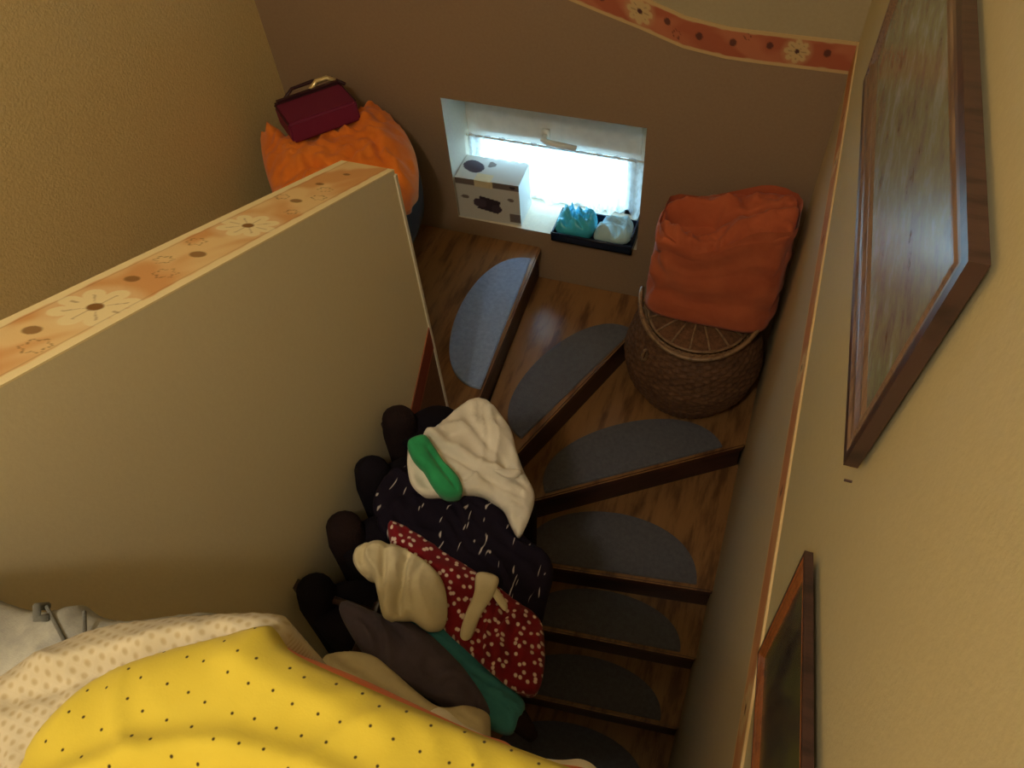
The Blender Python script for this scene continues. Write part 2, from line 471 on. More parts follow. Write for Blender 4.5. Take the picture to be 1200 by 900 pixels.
# top of the half wall
sl = math.hypot(1, 0.412)
SY = lambda y: (HY - y) * sl
fl = [(SY(0.496), 0.058, 0.062), (SY(0.838), 0.067, 0.056), (SY(0.18), 0.06, 0.06), (SY(-0.12), 0.07, 0.055)]
dts = [(SY(0.414), 0.078, 0.013), (SY(0.586), 0.081, 0.012), (SY(0.70), 0.058, 0.014), (SY(0.984), 0.068, 0.012), (SY(1.091), 0.085, 0.009), (SY(1.172), 0.071, 0.008)]
rgs = [(SY(0.386), 0.040, 0.017), (SY(0.622), 0.052, 0.016), (SY(0.74), 0.095, 0.014), (SY(0.991), 0.105, 0.013), (SY(1.02), 0.040, 0.013), (SY(1.067), 0.056, 0.013), (SY(0.66), 0.09, 0.013), (SY(0.93), 0.04, 0.011)]
strip('trim_1', None, (HY - ye) * sl, 0.135, lambda s, t: (HX1 - t, HY - s / sl, half_top(HY - s / sl)),
      lambda S, T: border_print(S, T, 0.135, fl, dts, rgs, ((222, 166, 108), (238, 206, 150)), (246, 228, 180), (140, 100, 56), 0.7),
      (0, 0.38, 0.92), 0.003)
# curved border on the back wall
bp = lambda f, d, r: (lambda S, T: border_print(S, T, 0.10, f, d, r, ((176, 98, 72), (190, 116, 86)), (206, 176, 128), (84, 52, 50), 2.2))
bp2 = lambda f, d, r: (lambda S, T: border_print(S, T, 0.10, f, d, r, ((206, 142, 96), (214, 158, 110)), (226, 196, 146), (120, 76, 56), 2.2))
sx = lambda x: XR - x
strip('trim_2', None, XR - XL, 0.10, lambda s, t: (XR - s, YB, border_mid(XR - s) - 0.05 + t),
      bp([(sx(-0.479), 0.055, 0.042), (sx(-0.001), 0.052, 0.038), (sx(-0.95), 0.05, 0.04), (sx(-1.5), 0.05, 0.04)],
         [(sx(-0.392), 0.06, 0.011), (sx(-0.291), 0.05, 0.012), (sx(-0.189), 0.055, 0.012), (sx(-0.081), 0.06, 0.011), (sx(0.084), 0.057, 0.012), (sx(-0.6), 0.05, 0.011), (sx(-1.2), 0.05, 0.011)],
         [(sx(-0.36), 0.035, 0.012), (sx(-0.15), 0.08, 0.010)]), (0, -1, 0), 0.003, 0.004, 0.003)
# border along the right wall
strip('trim_3', None, YB - YF, 0.10, lambda s, t: (XR, YB - s, 2.672 + t),
      bp2([(0.5, 0.05, 0.04), (1.2, 0.05, 0.04), (1.9, 0.05, 0.04)], [(0.3, 0.05, 0.012), (0.8, 0.05, 0.012), (1.5, 0.05, 0.012)], []), (-1, 0, 0), 0.004, 0.008, 0.004)
# raked red border on the stair side of the half wall
strip('trim_4', None, 1.6, 0.09, lambda s, t: (HX1, HY - s * 0.78, low_mid(HY - s * 0.78) - 0.045 + t),
      lambda S, T: border_print(S, T, 0.09, [], [], [], ((128, 60, 44), (138, 70, 50)), (150, 88, 62), (84, 34, 30), 1.2), (1, 0, 0), 0.003, 0.01, 0.004)
# white corner bead on the end of the half wall
struct(MB().box((HX1 - 0.003, HY - 0.006, 1.6), (HX1 + 0.004, HY + 0.003, half_top(HY) - 0.01)).build('trim_5', M['plaster']))
# plain baseboard along the foot of the back wall beside the stairs

# ------------------------------------------------------------------ staircase
stairs = thing('staircase', 'varnished wooden winding staircase turning around the half wall, with dark risers', 'staircase')
R_ = 0.1775
NB = {  # nosing lines, (x0,y0)-(x1,y1), from the newel outwards; tread k ends there
    -2: ((HX0, 1.18), (XL, 1.30)), -1: ((HX0, 1.262), (XL, 1.86)), 0: ((-0.925, 1.262), (-1.45, YB)),
    1: ((-0.790, 1.262), (-0.832, YB)), 2: ((HX1, 1.02), (-0.295, YB)), 3: ((HX1, 1.125), (XR, 1.80)),
    4: ((HX1, 1.095), (XR, 1.245)), 5: ((HX1, 0.93), (XR, 1.045))}
def tz(k): return 1.743 - R_ * (k - 1)
# tread outlines
TP = {
    -2: [(HX0, 1.18), (XL, 1.30), (XL, 0.93), (HX0, 0.90)],
    -1: [(HX0, 1.262), (XL, 1.86), (XL, 1.27), (HX0, 1.15)],
    0: [(-0.925, 1.262), (-1.45, YB), (XL, YB), (XL, 1.83), (-0.935, 1.262)],
    1: [(-0.795, 1.262), (-0.832, YB), (-1.48, YB), (-0.93, 1.262)],
    2: [(-0.69, 1.262), (-0.295, YB), (-0.862, YB), (-0.80, 1.262)],
    3: [(HX1, 1.155), (XR, 1.80), (XR, YB), (-0.325, YB), (-0.735, 1.262), (HX1, 1.262)],
    4: [(HX1, 1.105), (XR, 1.245), (XR, 1.83), (HX1, 1.185)],
    5: [(HX1, 0.93), (XR, 1.045), (XR, 1.275), (HX1, 1.135)],
    6: [(HX1, 0.72), (XR, 0.83), (XR, 1.075), (HX1, 0.96)],
    7: [(HX1, 0.51), (XR, 0.60), (XR, 0.86), (HX1, 0.75)],
    8: [(HX1, 0.28), (XR, 0.36), (XR, 0.63), (HX1, 0.54)],
    9: [(HX1, 0.05), (XR, 0.12), (XR, 0.39), (HX1, 0.31)]}
for k, poly in TP.items():
    z = tz(k)
    a = sum((poly[i][0] * poly[(i+1) % len(poly)][1] - poly[(i+1) % len(poly)][0] * poly[i][1]) for i in range(len(poly)))
    P = poly if a > 0 else poly[::-1]
    o = MB().prism(P, z - 0.038, z).build('tread', [M['tread'], M['tread_edge']], stairs, bevel=0.006)
    for p in o.data.polygons:
        if abs(p.normal.z) < 0.5: p.material_index = 1
    # riser below the nosing (first edge of the outline)
    A, B = Vector((*poly[0], 0)), Vector((*poly[1], 0))
    d = (B - A).normalized(); nn = Vector((-d.y, d.x, 0))
    c = Vector((sum(p[0] for p in poly) / len(poly), sum(p[1] for p in poly) / len(poly), 0))
    if (c - A).dot(nn) < 0: nn = -nn
    A2, B2 = A + nn * 0.018, B + nn * 0.018
    A3, B3 = A + nn * 0.034, B + nn * 0.034
    pl = [(A2.x, A2.y), (B2.x, B2.y), (B3.x, B3.y), (A3.x, A3.y)]
    a = sum((pl[i][0] * pl[(i+1) % 4][1] - pl[(i+1) % 4][0] * pl[i][1]) for i in range(4))
    if a < 0: pl = pl[::-1]
    pl = [(min(max(px, XL), XR), min(py, YB)) for px, py in pl]
    MB().prism(pl, z - R_, z - 0.038).build('riser', M['riser'], stairs)
MB().box((XL, 0.45, 2.412), (HX0, 0.93, 2.45)).build('tread', [M['tread']], stairs)

# half-moon carpet mats on the treads
mat_spec = [  # tread, flat edge end points, depth, label
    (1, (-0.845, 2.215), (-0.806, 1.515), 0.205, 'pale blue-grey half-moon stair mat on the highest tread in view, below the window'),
    (2, (-0.372, 2.10), (-0.640, 1.46), 0.20, 'grey half-moon stair mat on the second winder, left of the wicker basket'),
    (3, (0.08, 1.760), (-0.520, 1.356), 0.22, 'grey half-moon stair mat on the winder directly below the wicker basket'),
    (4, (0.10, 1.250), (-0.56, 1.15), 0.25, 'dark grey half-moon stair mat right of the white shirt, on the first straight step'),
    (5, (0.10, 1.048), (-0.50, 0.977), 0.185, 'dark grey half-moon stair mat beside the red polka dot dress'),
    (6, (0.09, 0.833), (-0.50, 0.765), 0.185, 'dark grey half-moon stair mat low in the stairwell, beside the teal shirt'),
    (7, (0.09, 0.604), (-0.50, 0.548), 0.185, 'dark grey half-moon stair mat on the lowest step in view')]
for k, A, B, dep, lab in mat_spec:
    A, B = Vector((*A, 0)), Vector((*B, 0))
    d = (B - A); L = d.length; d.normalize(); nn = Vector((-d.y, d.x, 0))
    poly = TP[k]; c = Vector((sum(p[0] for p in poly) / len(poly), sum(p[1] for p in poly) / len(poly), 0))
    if (c - A).dot(nn) < 0: nn = -nn
    A = A + nn * 0.004
    pts = []
    N = 40
    for i in range(N + 1):
        th = PI * i / N
        pts.append(A + d * (L / 2) * (1 - math.cos(th)) + nn * dep * math.sin(th) ** 0.85)
    pl = [(p.x, p.y) for p in pts]
    a = sum((pl[i][0] * pl[(i+1) % len(pl)][1] - pl[(i+1) % len(pl)][0] * pl[i][1]) for i in range(len(pl)))
    if a < 0: pl = pl[::-1]
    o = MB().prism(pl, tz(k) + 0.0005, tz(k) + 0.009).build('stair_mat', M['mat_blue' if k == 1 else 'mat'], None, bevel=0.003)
    tag(o, lab, 'mat', 'half-moon mats on the stair treads')

# ------------------------------------------------------------------ window
wy = 2.50
b = MB()
win = bpy.data.objects.new('window_1', None); COL.objects.link(win); struct(win)
fr = MB()
fw = 0.05
fr.box((WX0, wy, WZ0), (WX0 + fw, wy + 0.06, WZ1)); fr.box((WX1 - 0.10, wy, WZ0), (WX1, wy + 0.06, WZ1))
fr.box((WX0 + fw, wy, WZ0), (WX1 - fw, wy + 0.06, WZ0 + 0.03)); fr.box((WX0 + fw, wy, WZ1 - fw), (WX1 - fw, wy + 0.06, WZ1))
fr.build('window_frame', M['pvc'], win)
sash = MB()
sash.box((WX0 + fw, wy - 0.012, 2.135), (WX1 - fw, wy + 0.05, 2.33))
sash.box((WX0 + fw, wy - 0.004, 2.105), (WX1 - fw, wy + 0.05, 2.135))
sash.build('transom', M['pvc'], win)
MB().box((WX0 + fw, wy + 0.028, WZ0 + 0.03), (WX1 - fw, wy + 0.034, WZ1 - fw)).build('pane', M['glass'], win)
h = MB().box((-0.872, wy - 0.028, 2.135), (-0.842, wy - 0.012, 2.19))
h.tube([(-0.857, wy - 0.026, 2.165), (-0.857, wy - 0.055, 2.165), (-0.84, wy - 0.062, 2.163), (-0.72, wy - 0.062, 2.155)], 0.012, 10)
h.build('window_handle', M['pvc'], win, smooth=True)
# sheer curtain on a thin rod
cur = thing('net_curtain', 'sheer white gathered net curtain hanging in the small window', 'curtain', (-0.82, wy - 0.03, 2.10))
cur.location = (0, 0, 0)
MB().tube([(WX0 + 0.004, wy - 0.03, 2.118), (WX1 - 0.004, wy - 0.03, 2.118)], 0.005, 8).build('curtain_rod', M['pvc'], cur)
nx, nz = 220, 24
vs = []; 
for j in range(nz + 1):
    for i in range(nx + 1):
        u = i / nx; w = j / nz
        x = WX0 + 0.012 + (WX1 - WX0 - 0.024) * u
        hem = 0.012 * math.sin(u * 23) + 0.008 * math.sin(u * 51)
        zt = 2.128 + 0.006 * math.sin(u * 70)
        z = zt + (1.862 + hem - zt) * w
        amp = 0.004 + 0.010 * w
        yy = wy - 0.036 + amp * math.sin(u * 105 + 1.4 * math.sin(u * 17)) * (0.6 + 0.4 * math.sin(u * 9)) - 0.012 * w
        vs.append((x, yy, z))
fs = [(j*(nx+1)+i, j*(nx+1)+i+1, (j+1)*(nx+1)+i+1, (j+1)*(nx+1)+i) for j in range(nz) for i in range(nx)]
obj('curtain_cloth', vs, fs, M['curtain'], cur, smooth=True)

# printed carton on the sill
def shape_print(U, V, face):
    W_ = np.array(lin((206, 204, 198))); D_ = np.array(lin((60, 50, 60))); G_ = np.array(lin((120, 108, 104)))
    col = np.ones(U.shape + (3,)) * W_
    def blot(u0, v0, a, bb, c, k=3, ph=0.0):
        nonlocal col
        th = np.arctan2((V - v0) / bb, (U - u0) / a); r = np.hypot((U - u0) / a, (V - v0) / bb)
        m = (r < 1 + 0.18 * np.cos(k * th + ph))[..., None]
        col = np.where(m, c, col)
    if face == 'front':
        col = np.where(((V > 0.86))[..., None], G_, col)
        body = (np.abs(U - 0.50 - 0.18 * (V - 0.4)) < 0.17) & (np.abs(V - 0.42 + 0.25 * (U - 0.5)) < 0.17)
        col = np.where(body[..., None], D_, col)
        blot(0.36, 0.44, 0.09, 0.13, D_ * 1.7, 2); blot(0.62, 0.34, 0.07, 0.12, D_ * 1.4, 2)
        blot(0.13, 0.55, 0.055, 0.05, G_, 2); blot(0.86, 0.62, 0.04, 0.05, G_, 2); blot(0.9, 0.93, 0.04, 0.04, D_, 2)
        col = np.where(((U > 0.82) & (V > 0.06) & (V < 0.28))[..., None], G_, col)
        col = np.where(((U > 0.30) & (U < 0.60) & (V > 0.84))[..., None], np.array(lin((222, 208, 170))), col)
    elif face == 'top':
        blot(0.20, 0.55, 0.15, 0.28, D_ * 1.6, 2, 0.9); blot(0.46, 0.72, 0.06, 0.12, G_, 3)
    return np.concatenate([col, np.ones(U.shape + (1,))], -1)
def print_box(name, P0, ex, ey, ez, faces_named, parent, mat):
    """box with corner P0 and edge vectors; every face a grid carrying print"""
    P0, ex, ey, ez = map(Vector, (P0, ex, ey, ez)); V_ = []; F_ = []; C_ = []
    sides = [('front', P0, ex, ez), ('back', P0 + ey + ex, -ex, ez), ('left', P0 + ey, -ey, ez), ('right', P0 + ex, ey, ez), ('top', P0 + ez, ex, ey), ('bottom', P0 + ey, ex, -ey)]
    for nm, o0, a, c in sides:
        N = 60
        u, v = np.meshgrid(np.linspace(0, 1, N + 1), np.linspace(0, 1, N + 1), indexing='ij')
        col = shape_print(u, v, nm).reshape(-1, 4)
        base = len(V_)
        for i in range(N + 1):
            for j in range(N + 1): V_.append(o0 + a * (i / N) + c * (j / N))
        F_ += [(base + i*(N+1)+j, base + (i+1)*(N+1)+j, base + (i+1)*(N+1)+j+1, base + i*(N+1)+j+1) for i in range(N) for j in range(N)]
        C_.append(col)
    return obj(name, V_, F_, mat, parent, vcol=np.concatenate(C_))
bx = thing('carton', 'white printed cardboard box with dark pictures, left on the window sill', 'box')
print_box('box_body', (-1.194, 2.304, WZ0 + 0.001), (0.272, 0.010, 0), (-0.004, 0.150, 0), (0, 0, 0.205), None, bx, M['carton'])
MB().box((-1.11, 2.304, 2.0), (-1.04, 2.3085, 2.031)).box((-1.11, 2.304, 2.0302), (-1.04, 2.35, 2.0315)).build('tape', M['cream'], bx)

# navy tray with crumpled turquoise bag
tr = thing('plastic_tray', 'dark navy plastic tray jutting over the right end of the window sill', 'tray')
b = MB()
x0, x1, y0, y1, z0 = -0.775, -0.440, 2.262, 2.425, WZ0 + 0.002
b.box((x0, y0, z0), (x1, y1, z0 + 0.006))
b.box((x0, y0, z0), (x1, y0 + 0.006, z0 + 0.040)); b.box((x0, y1 - 0.006, z0), (x1, y1, z0 + 0.040))
b.box((x0, y0, z0), (x0 + 0.006, y1, z0 + 0.040)); b.box((x1 - 0.006, y0, z0), (x1, y1, z0 + 0.095))
b.build('tray_body', M['navy_plastic'], tr)
MB().tube([(x0, y0, z0+.041), (x1, y0, z0+.041), (x1, y1, z0+.06)], 0.0055, 8).build('tray_rim', M['navy_plastic'], tr, smooth=True)

# ------------------------------------------------------------------ cloth builder
def seg_dist(P, A, B):
    d = B - A; t = np.clip(((P - A) @ d) / max(d @ d, 1e-12), 0, 1)
    return np.linalg.norm(P - (A + t[:, None] * d), axis=1)
def resample(poly, n_sub=6):
    """closed Catmull-Rom through the outline"""
    P = np.array(poly, float); n = len(P); out = []
    for i in range(n):
        p0, p1, p2, p3 = P[i-1], P[i], P[(i+1) % n], P[(i+2) % n]
        for k in range(n_sub):
            t = k / n_sub
            out.append(0.5 * ((2*p1) + (-p0+p2)*t + (2*p0-5*p1+4*p2-p3)*t*t + (-p0+3*p1-3*p2+p3)*t**3))
    return np.array(out)
def cloth(name, outline, plane, mat, parent=None, h=0.03, w=0.05, fold=0.012, fdir=0.5, fscale=40, skirt=0.03, grid=0.006, seed=0.0, sub=6, crease=None, flare=0.0, bottom=None):
    """laid or draped garment: closed solid with rounded rim, folds and a hanging edge"""
    B = resample(outline, sub)
    nb = len(B)
    mn, mx = B.min(0), B.max(0)
    gx, gy = np.meshgrid(np.arange(mn[0], mx[0], grid), np.arange(mn[1], mx[1], grid), indexing='ij')
    G = np.stack([gx.ravel(), gy.ravel()], 1)
    G = G + np.random.RandomState(3).uniform(-.15, .15, G.shape) * grid
    inside = np.zeros(len(G), bool)
    for i in range(nb):
        a, c = B[i], B[(i+1) % nb]
        cond = (a[1] > G[:, 1]) != (c[1] > G[:, 1])
        with np.errstate(divide='ignore', invalid='ignore'):
            xi = (c[0] - a[0]) * (G[:, 1] - a[1]) / (c[1] - a[1]) + a[0]
        inside ^= cond & (G[:, 0] < xi)
    G = G[inside]
    D = np.full(len(G), 9.0)
    for i in range(nb): D = np.minimum(D, seg_dist(G, B[i], B[(i+1) % nb]))
    keep = D > grid * 0.45
    G, D = G[keep], D[keep]
    pts = [Vector(p) for p in B] + [Vector(p) for p in G]
    res = delaunay_2d_cdt(pts, [], [list(range(nb))], 1, 1e-7)
    V2, F2 = res[0], res[2]
    orig = res[3]
    X = np.array([(v.x, v.y) for v in V2])
    Dv = np.full(len(X), 9.0)
    for i in range(nb): Dv = np.minimum(Dv, seg_dist(X, B[i], B[(i+1) % nb]))
    z0, ax, xr = plane
    t = np.clip(Dv / w, 0, 1)
    z = z0 + ax * (X[:, 0] - xr) - h + h * np.sqrt(np.clip(1 - (1 - t) ** 2, 0, 1))
    cs, sn = math.cos(fdir), math.sin(fdir)
    for i in range(len(X)):
        p = Vector((X[i, 0] * 9 + seed, X[i, 1] * 9, seed))
        wv = noise.noise(p) * 2.2
        a = X[i, 0] * cs + X[i, 1] * sn
        rid = math.sin(a * fscale + wv * 2.4)
        rid = 1 - abs(rid) ** 0.7 if True else rid
        a2 = -X[i, 0] * sn + X[i, 1] * cs
        r2 = 1 - abs(math.sin(a * fscale * 1.9 + a2 * 22 + wv * 3.1 + seed)) ** 0.6
        f = (rid - 0.4) * (0.6 + noise.noise(Vector((X[i, 0] * 5, X[i, 1] * 5, seed + 7)))) + 0.42 * (r2 - 0.35) + 0.5 * noise.noise(Vector((X[i, 0] * 28, X[i, 1] * 28, seed + 3)))
        z[i] += fold * f * min(1.0, 0.15 + Dv[i] / 0.02)
    if crease:
        for cz in crease:
            if len(cz) == 3:            # polyline, amplitude, width
                pl_, amp, wid = cz
            else:
                pl_, amp, wid = [cz[0:2], cz[2:4]], cz[4], cz[5]
            dd = np.min([seg_dist(X, np.array(p_), np.array(q_)) for p_, q_ in zip(pl_, pl_[1:])], axis=0)
            z += amp * np.exp(-(dd / wid) ** 2)
    verts = [(X[i, 0], X[i, 1], z[i]) for i in range(len(X))]
    faces = [tuple(f) for f in F2]
    # rim edges, found from face adjacency
    cnt = {}
    for f in faces:
        for k in range(len(f)):
            e = (f[k], f[(k+1) % len(f)]); cnt[e] = 1
    rim = [e for e in cnt if (e[1], e[0]) not in cnt]
    cen = X.mean(0)
    low = {}
    def lower(i, lvl):
        key = (i, lvl)
        if key not in low:
            d = np.array([X[i, 0] - cen[0], X[i, 1] - cen[1]]); d /= max(np.linalg.norm(d), 1e-6)
            off = (flare * lvl / 3) + (0.006 * math.sin(X[i, 0] * 90 + X[i, 1] * 70) * lvl / 3 if skirt > 0.06 else -0.003 * lvl)
            low[key] = len(verts)
            zz = z[i] - skirt * lvl / 3 * (1 + 0.12 * math.sin(X[i, 0] * 31 + seed))
            verts.append((X[i, 0] + d[0] * off, X[i, 1] + d[1] * off, zz))
        return low[key]
    for (a_, c_) in rim:
        faces.append((c_, a_, lower(a_, 1), lower(c_, 1)))
        for l in (1, 2): faces.append((lower(c_, l), lower(a_, l), lower(a_, l+1), lower(c_, l+1)))
    # underside
    nxt = dict((a_, c_) for a_, c_ in rim)
    if nxt:
        st = rim[0][0]; loop = [st]; cur_ = nxt[st]
        while cur_ != st and len(loop) < 5000 and cur_ in nxt:
            loop.append(cur_); cur_ = nxt[cur_]
        faces.append(tuple(lower(i, 3) for i in loop[::-1]))
    uv = [(v[0], v[1]) for v in verts[:len(X)]]
    uv += [(verts[i][0], verts[i][1] - (z0 - verts[i][2])) for i in range(len(X), len(verts))]
    return obj(name, verts, faces, mat, parent, smooth=True, uv=uv)

# turquoise bags in the tray
bag = [(-0.765, 2.29), (-0.765, 2.38), (-0.72, 2.41), (-0.66, 2.40), (-0.62, 2.39), (-0.60, 2.33), (-0.62, 2.28), (-0.70, 2.275)]
o = cloth('plastic_bag', bag, (WZ0 + 0.10, 0.1, -0.7), M['turquoise'], None, h=0.05, w=0.045, fold=0.045, fscale=75, skirt=0.030, grid=0.005, seed=2)
tag(o, 'crumpled turquoise plastic bag in the left half of the navy tray', 'bag')
bag = [(-0.60, 2.285), (-0.605, 2.36), (-0.56, 2.405), (-0.50, 2.41), (-0.46, 2.38), (-0.452, 2.31), (-0.47, 2.28), (-0.54, 2.275)]
o = cloth('plastic_bag', bag, (WZ0 + 0.08, 0.1, -0.53), fabric('pale plastic', (180, 214, 224), None), None, h=0.04, w=0.04, fold=0.045, fscale=70, skirt=0.015, grid=0.005, seed=5)
tag(o, 'pale white and blue crumpled bag in the right half of the navy tray', 'bag')

# outlines of the garments on their planes, metres
O_white_shirt = [(-0.659, 0.833), (-0.635, 0.871), (-0.611, 0.933), (-0.585, 1.006), (-0.546, 1.037), (-0.508, 1.025), (-0.464, 0.993), (-0.432, 0.945), (-0.401, 0.905), (-0.359, 0.862), (-0.35, 0.807), (-0.355, 0.747), (-0.38, 0.761), (-0.411, 0.791), (-0.456, 0.799), (-0.502, 0.784), (-0.524, 0.762), (-0.558, 0.743), (-0.592, 0.728), (-0.627, 0.754)]
O_green_top = [(-0.649, 0.816), (-0.623, 0.852), (-0.595, 0.839), (-0.561, 0.815), (-0.52, 0.796), (-0.5, 0.765), (-0.524, 0.74), (-0.557, 0.742), (-0.593, 0.768), (-0.626, 0.784)]
O_navy_blouse = [(-0.672, 0.665), (-0.642, 0.734), (-0.562, 0.792), (-0.464, 0.842), (-0.411, 0.818), (-0.358, 0.776), (-0.298, 0.761), (-0.268, 0.72), (-0.262, 0.646), (-0.261, 0.594), (-0.304, 0.59), (-0.348, 0.601), (-0.412, 0.611), (-0.489, 0.603), (-0.571, 0.613), (-0.644, 0.622)]
O_red_dress = [(-0.639, 0.645), (-0.585, 0.657), (-0.501, 0.643), (-0.418, 0.633), (-0.332, 0.616), (-0.267, 0.601), (-0.24, 0.562), (-0.221, 0.502), (-0.22, 0.446), (-0.263, 0.43), (-0.319, 0.441), (-0.384, 0.462), (-0.438, 0.48), (-0.487, 0.51), (-0.573, 0.557)]
O_belt = [(-0.413, 0.618), (-0.37, 0.63), (-0.364, 0.593), (-0.375, 0.53), (-0.379, 0.475), (-0.399, 0.474), (-0.405, 0.525), (-0.404, 0.572)]
O_cream_blouse = [(-0.651, 0.52), (-0.651, 0.553), (-0.619, 0.581), (-0.576, 0.59), (-0.518, 0.586), (-0.472, 0.564), (-0.443, 0.519), (-0.434, 0.477), (-0.462, 0.455), (-0.5, 0.459), (-0.522, 0.448), (-0.548, 0.437), (-0.575, 0.471), (-0.599, 0.501), (-0.625, 0.5)]
O_teal_shirt = [(-0.563, 0.495), (-0.457, 0.517), (-0.394, 0.495), (-0.321, 0.452), (-0.256, 0.432), (-0.237, 0.409), (-0.246, 0.357), (-0.294, 0.345), (-0.341, 0.362), (-0.409, 0.395), (-0.513, 0.421)]
O_gray_shirt = [(-0.654, 0.428), (-0.645, 0.452), (-0.577, 0.456), (-0.499, 0.468), (-0.414, 0.443), (-0.352, 0.412), (-0.299, 0.367), (-0.33, 0.342), (-0.385, 0.342), (-0.457, 0.344), (-0.552, 0.358), (-0.611, 0.39)]
O_cream_cloth = [(-0.632, 0.313), (-0.605, 0.347), (-0.552, 0.366), (-0.503, 0.356), (-0.443, 0.338), (-0.391, 0.33), (-0.342, 0.355), (-0.301, 0.359), (-0.286, 0.337), (-0.286, 0.277), (-0.376, 0.238), (-0.494, 0.235), (-0.603, 0.253)]
O_jeans = [(-0.636, 0.071), (-0.593, 0.093), (-0.551, 0.103), (-0.535, 0.115), (-0.507, 0.111), (-0.473, 0.118), (-0.408, 0.148), (-0.392, 0.142), (-0.396, 0.116), (-0.43, 0.061), (-0.479, 0.008), (-0.546, -0.021)]
O_knit_top = [(-0.555, -0.028), (-0.547, 0.012), (-0.534, 0.041), (-0.507, 0.075), (-0.466, 0.107), (-0.395, 0.138), (-0.336, 0.159), (-0.32, 0.159), (-0.31, 0.144), (-0.319, 0.116), (-0.36, 0.073), (-0.379, 0.004), (-0.363, -0.058), (-0.483, -0.1)]
O_yellow_shirt = [(-0.452, -0.035), (-0.456, -0.014), (-0.455, 0.013), (-0.445, 0.042), (-0.427, 0.069), (-0.385, 0.102), (-0.349, 0.125), (-0.321, 0.143), (-0.306, 0.135), (-0.284, 0.128), (-0.234, 0.124), (-0.172, 0.121), (-0.113, 0.119), (-0.058, 0.119), (-0.018, 0.118), (0.003, 0.111), (0.022, 0.072), (-0.446, -0.089)]
O_orange_hem = [(-0.328, 0.133), (-0.29, 0.135), (-0.236, 0.134), (-0.187, 0.13), (-0.14, 0.126), (-0.117, 0.125), (-0.097, 0.126), (-0.084, 0.123), (-0.053, 0.124), (-0.019, 0.124), (0.005, 0.074), (-0.181, 0.01), (-0.288, 0.067)]
O_white_hem = [(-0.169, 0.136), (-0.14, 0.132), (-0.121, 0.13), (-0.09, 0.125), (-0.055, 0.131), (-0.036, 0.138), (-0.022, 0.136), (-0.011, 0.127), (0.006, 0.076), (-0.124, 0.031), (-0.185, 0.085)]
O_orange_blanket = [(-1.798, 1.958), (-1.789, 2.003), (-1.724, 2.009), (-1.638, 1.982), (-1.575, 2.04), (-1.529, 2.128), (-1.494, 2.249), (-1.446, 2.26), (-1.361, 2.213), (-1.261, 2.129), (-1.185, 2.019), (-1.137, 1.909), (-1.146, 1.831), (-1.194, 1.732), (-1.275, 1.645), (-1.522, 1.659), (-1.654, 1.775)]

# ------------------------------------------------------------------ clothes rail over the lower flight
rail = thing('clothes_rail', 'brown wooden clothes rail along the stair side of the half wall, under the hanging clothes', 'rail')
MB().tube([(-0.60, 0.24, 2.345), (-0.60, 0.94, 2.345)], 0.012, 12).build('rail_bar', M['wood_rail'], rail, smooth=True)
for yy in (0.465, 0.935):
    MB().box((HX1, yy - 0.012, 2.30), (HX1 + 0.015, yy + 0.012, 2.36)).tube([(HX1 + 0.01, yy, 2.33), (-0.60, yy, 2.34)], 0.009, 8).build('bracket', M['wood_rail'], rail)

def coat(y0, zt, label, mat, top_mat, seed, half=0.165, long=0.95):
    t = thing('dark_coat', label, 'coat', (0, 0, 0), group='dark coats hanging on the rail')
    xc = -0.602
    # body: rings from the shoulder line down
    rings = []
    NL, NR = 26, 40
    for i in range(NL + 1):
        s = i / NL
        zz = zt + 0.012 - long * s ** 1.3
        wx = half * (0.60 + 0.40 * min(1, (s / 0.06)) ** 0.6) * (1 + 0.05 * s)
        wy_ = (0.030 + 0.042 * min(1, s / 0.05) ** 0.5) * (1 + 0.15 * s)
        ring = []
        for k in range(NR):
            th = 2 * PI * k / NR
            fo = 1 + 0.16 * math.sin(th * 7 + seed) * s + 0.10 * noise.noise(Vector((th, s * 5, seed)))
            x = xc + wx * math.copysign(abs(math.cos(th)) ** 0.75, math.cos(th))
            x = max(x, HX1 + 0.004); dz = 0.55 * max(0.0, x + 0.64)
            ring.append((x, y0 + wy_ * fo * math.sin(th) + 0.01 * math.sin(s * 6 + seed), zz - dz - (0.06 * abs(math.cos(th)) ** 2 if s < 0.05 else 0.06 * abs(math.cos(th)) ** 2 * max(0, 1 - s))))
        rings.append(ring)
    MB().rings(rings).build('coat_body', mat, t, smooth=True)
    # sleeve on the wall side with a rounded shoulder
    pts = [(-0.735, y0, zt + 0.020), (-0.748, y0, zt - 0.004), (-0.750, y0 - 0.004, zt - 0.06), (-0.750, y0 - 0.01, zt - 0.2), (-0.750, y0 - 0.02, zt - 0.40), (-0.75, y0 - 0.03, zt - 0.58)]
    MB().tube(pts, [0.026, 0.042, 0.048, 0.046, 0.044, 0.038], 16).build('sleeve', top_mat, t, smooth=True)
    pts = [(-0.50, y0, zt - 0.13), (-0.46, y0, zt - 0.15), (-0.445, y0 - 0.004, zt - 0.20), (-0.42, y0 - 0.01, zt - 0.3), (-0.425, y0 - 0.02, zt - 0.58)]
    MB().tube(pts, [0.018, 0.034, 0.038, 0.036, 0.030], 16).build('sleeve', mat, t, smooth=True)
    hg = MB().tube([(-0.72, y0, zt - 0.10), (-0.60, y0, zt - 0.06), (-0.48, y0, zt - 0.14)], 0.008, 8).build('hanger', M['wood_rail'], t, smooth=True)
    MB().tube([(-0.60, y0, zt - 0.055), (-0.582, y0, zt - 0.042), (-0.585, y0, zt - 0.03), (-0.60, y0, zt - 0.024), (-0.616, y0, zt - 0.034)], 0.002, 6).build('hook', M['gold'], hg, smooth=True)
    return t
coat(0.935, 2.395, 'dark brown sleeve and coat farthest along the half wall, beside the white shirt', M['black'], M['dark_brown'], 0.3)
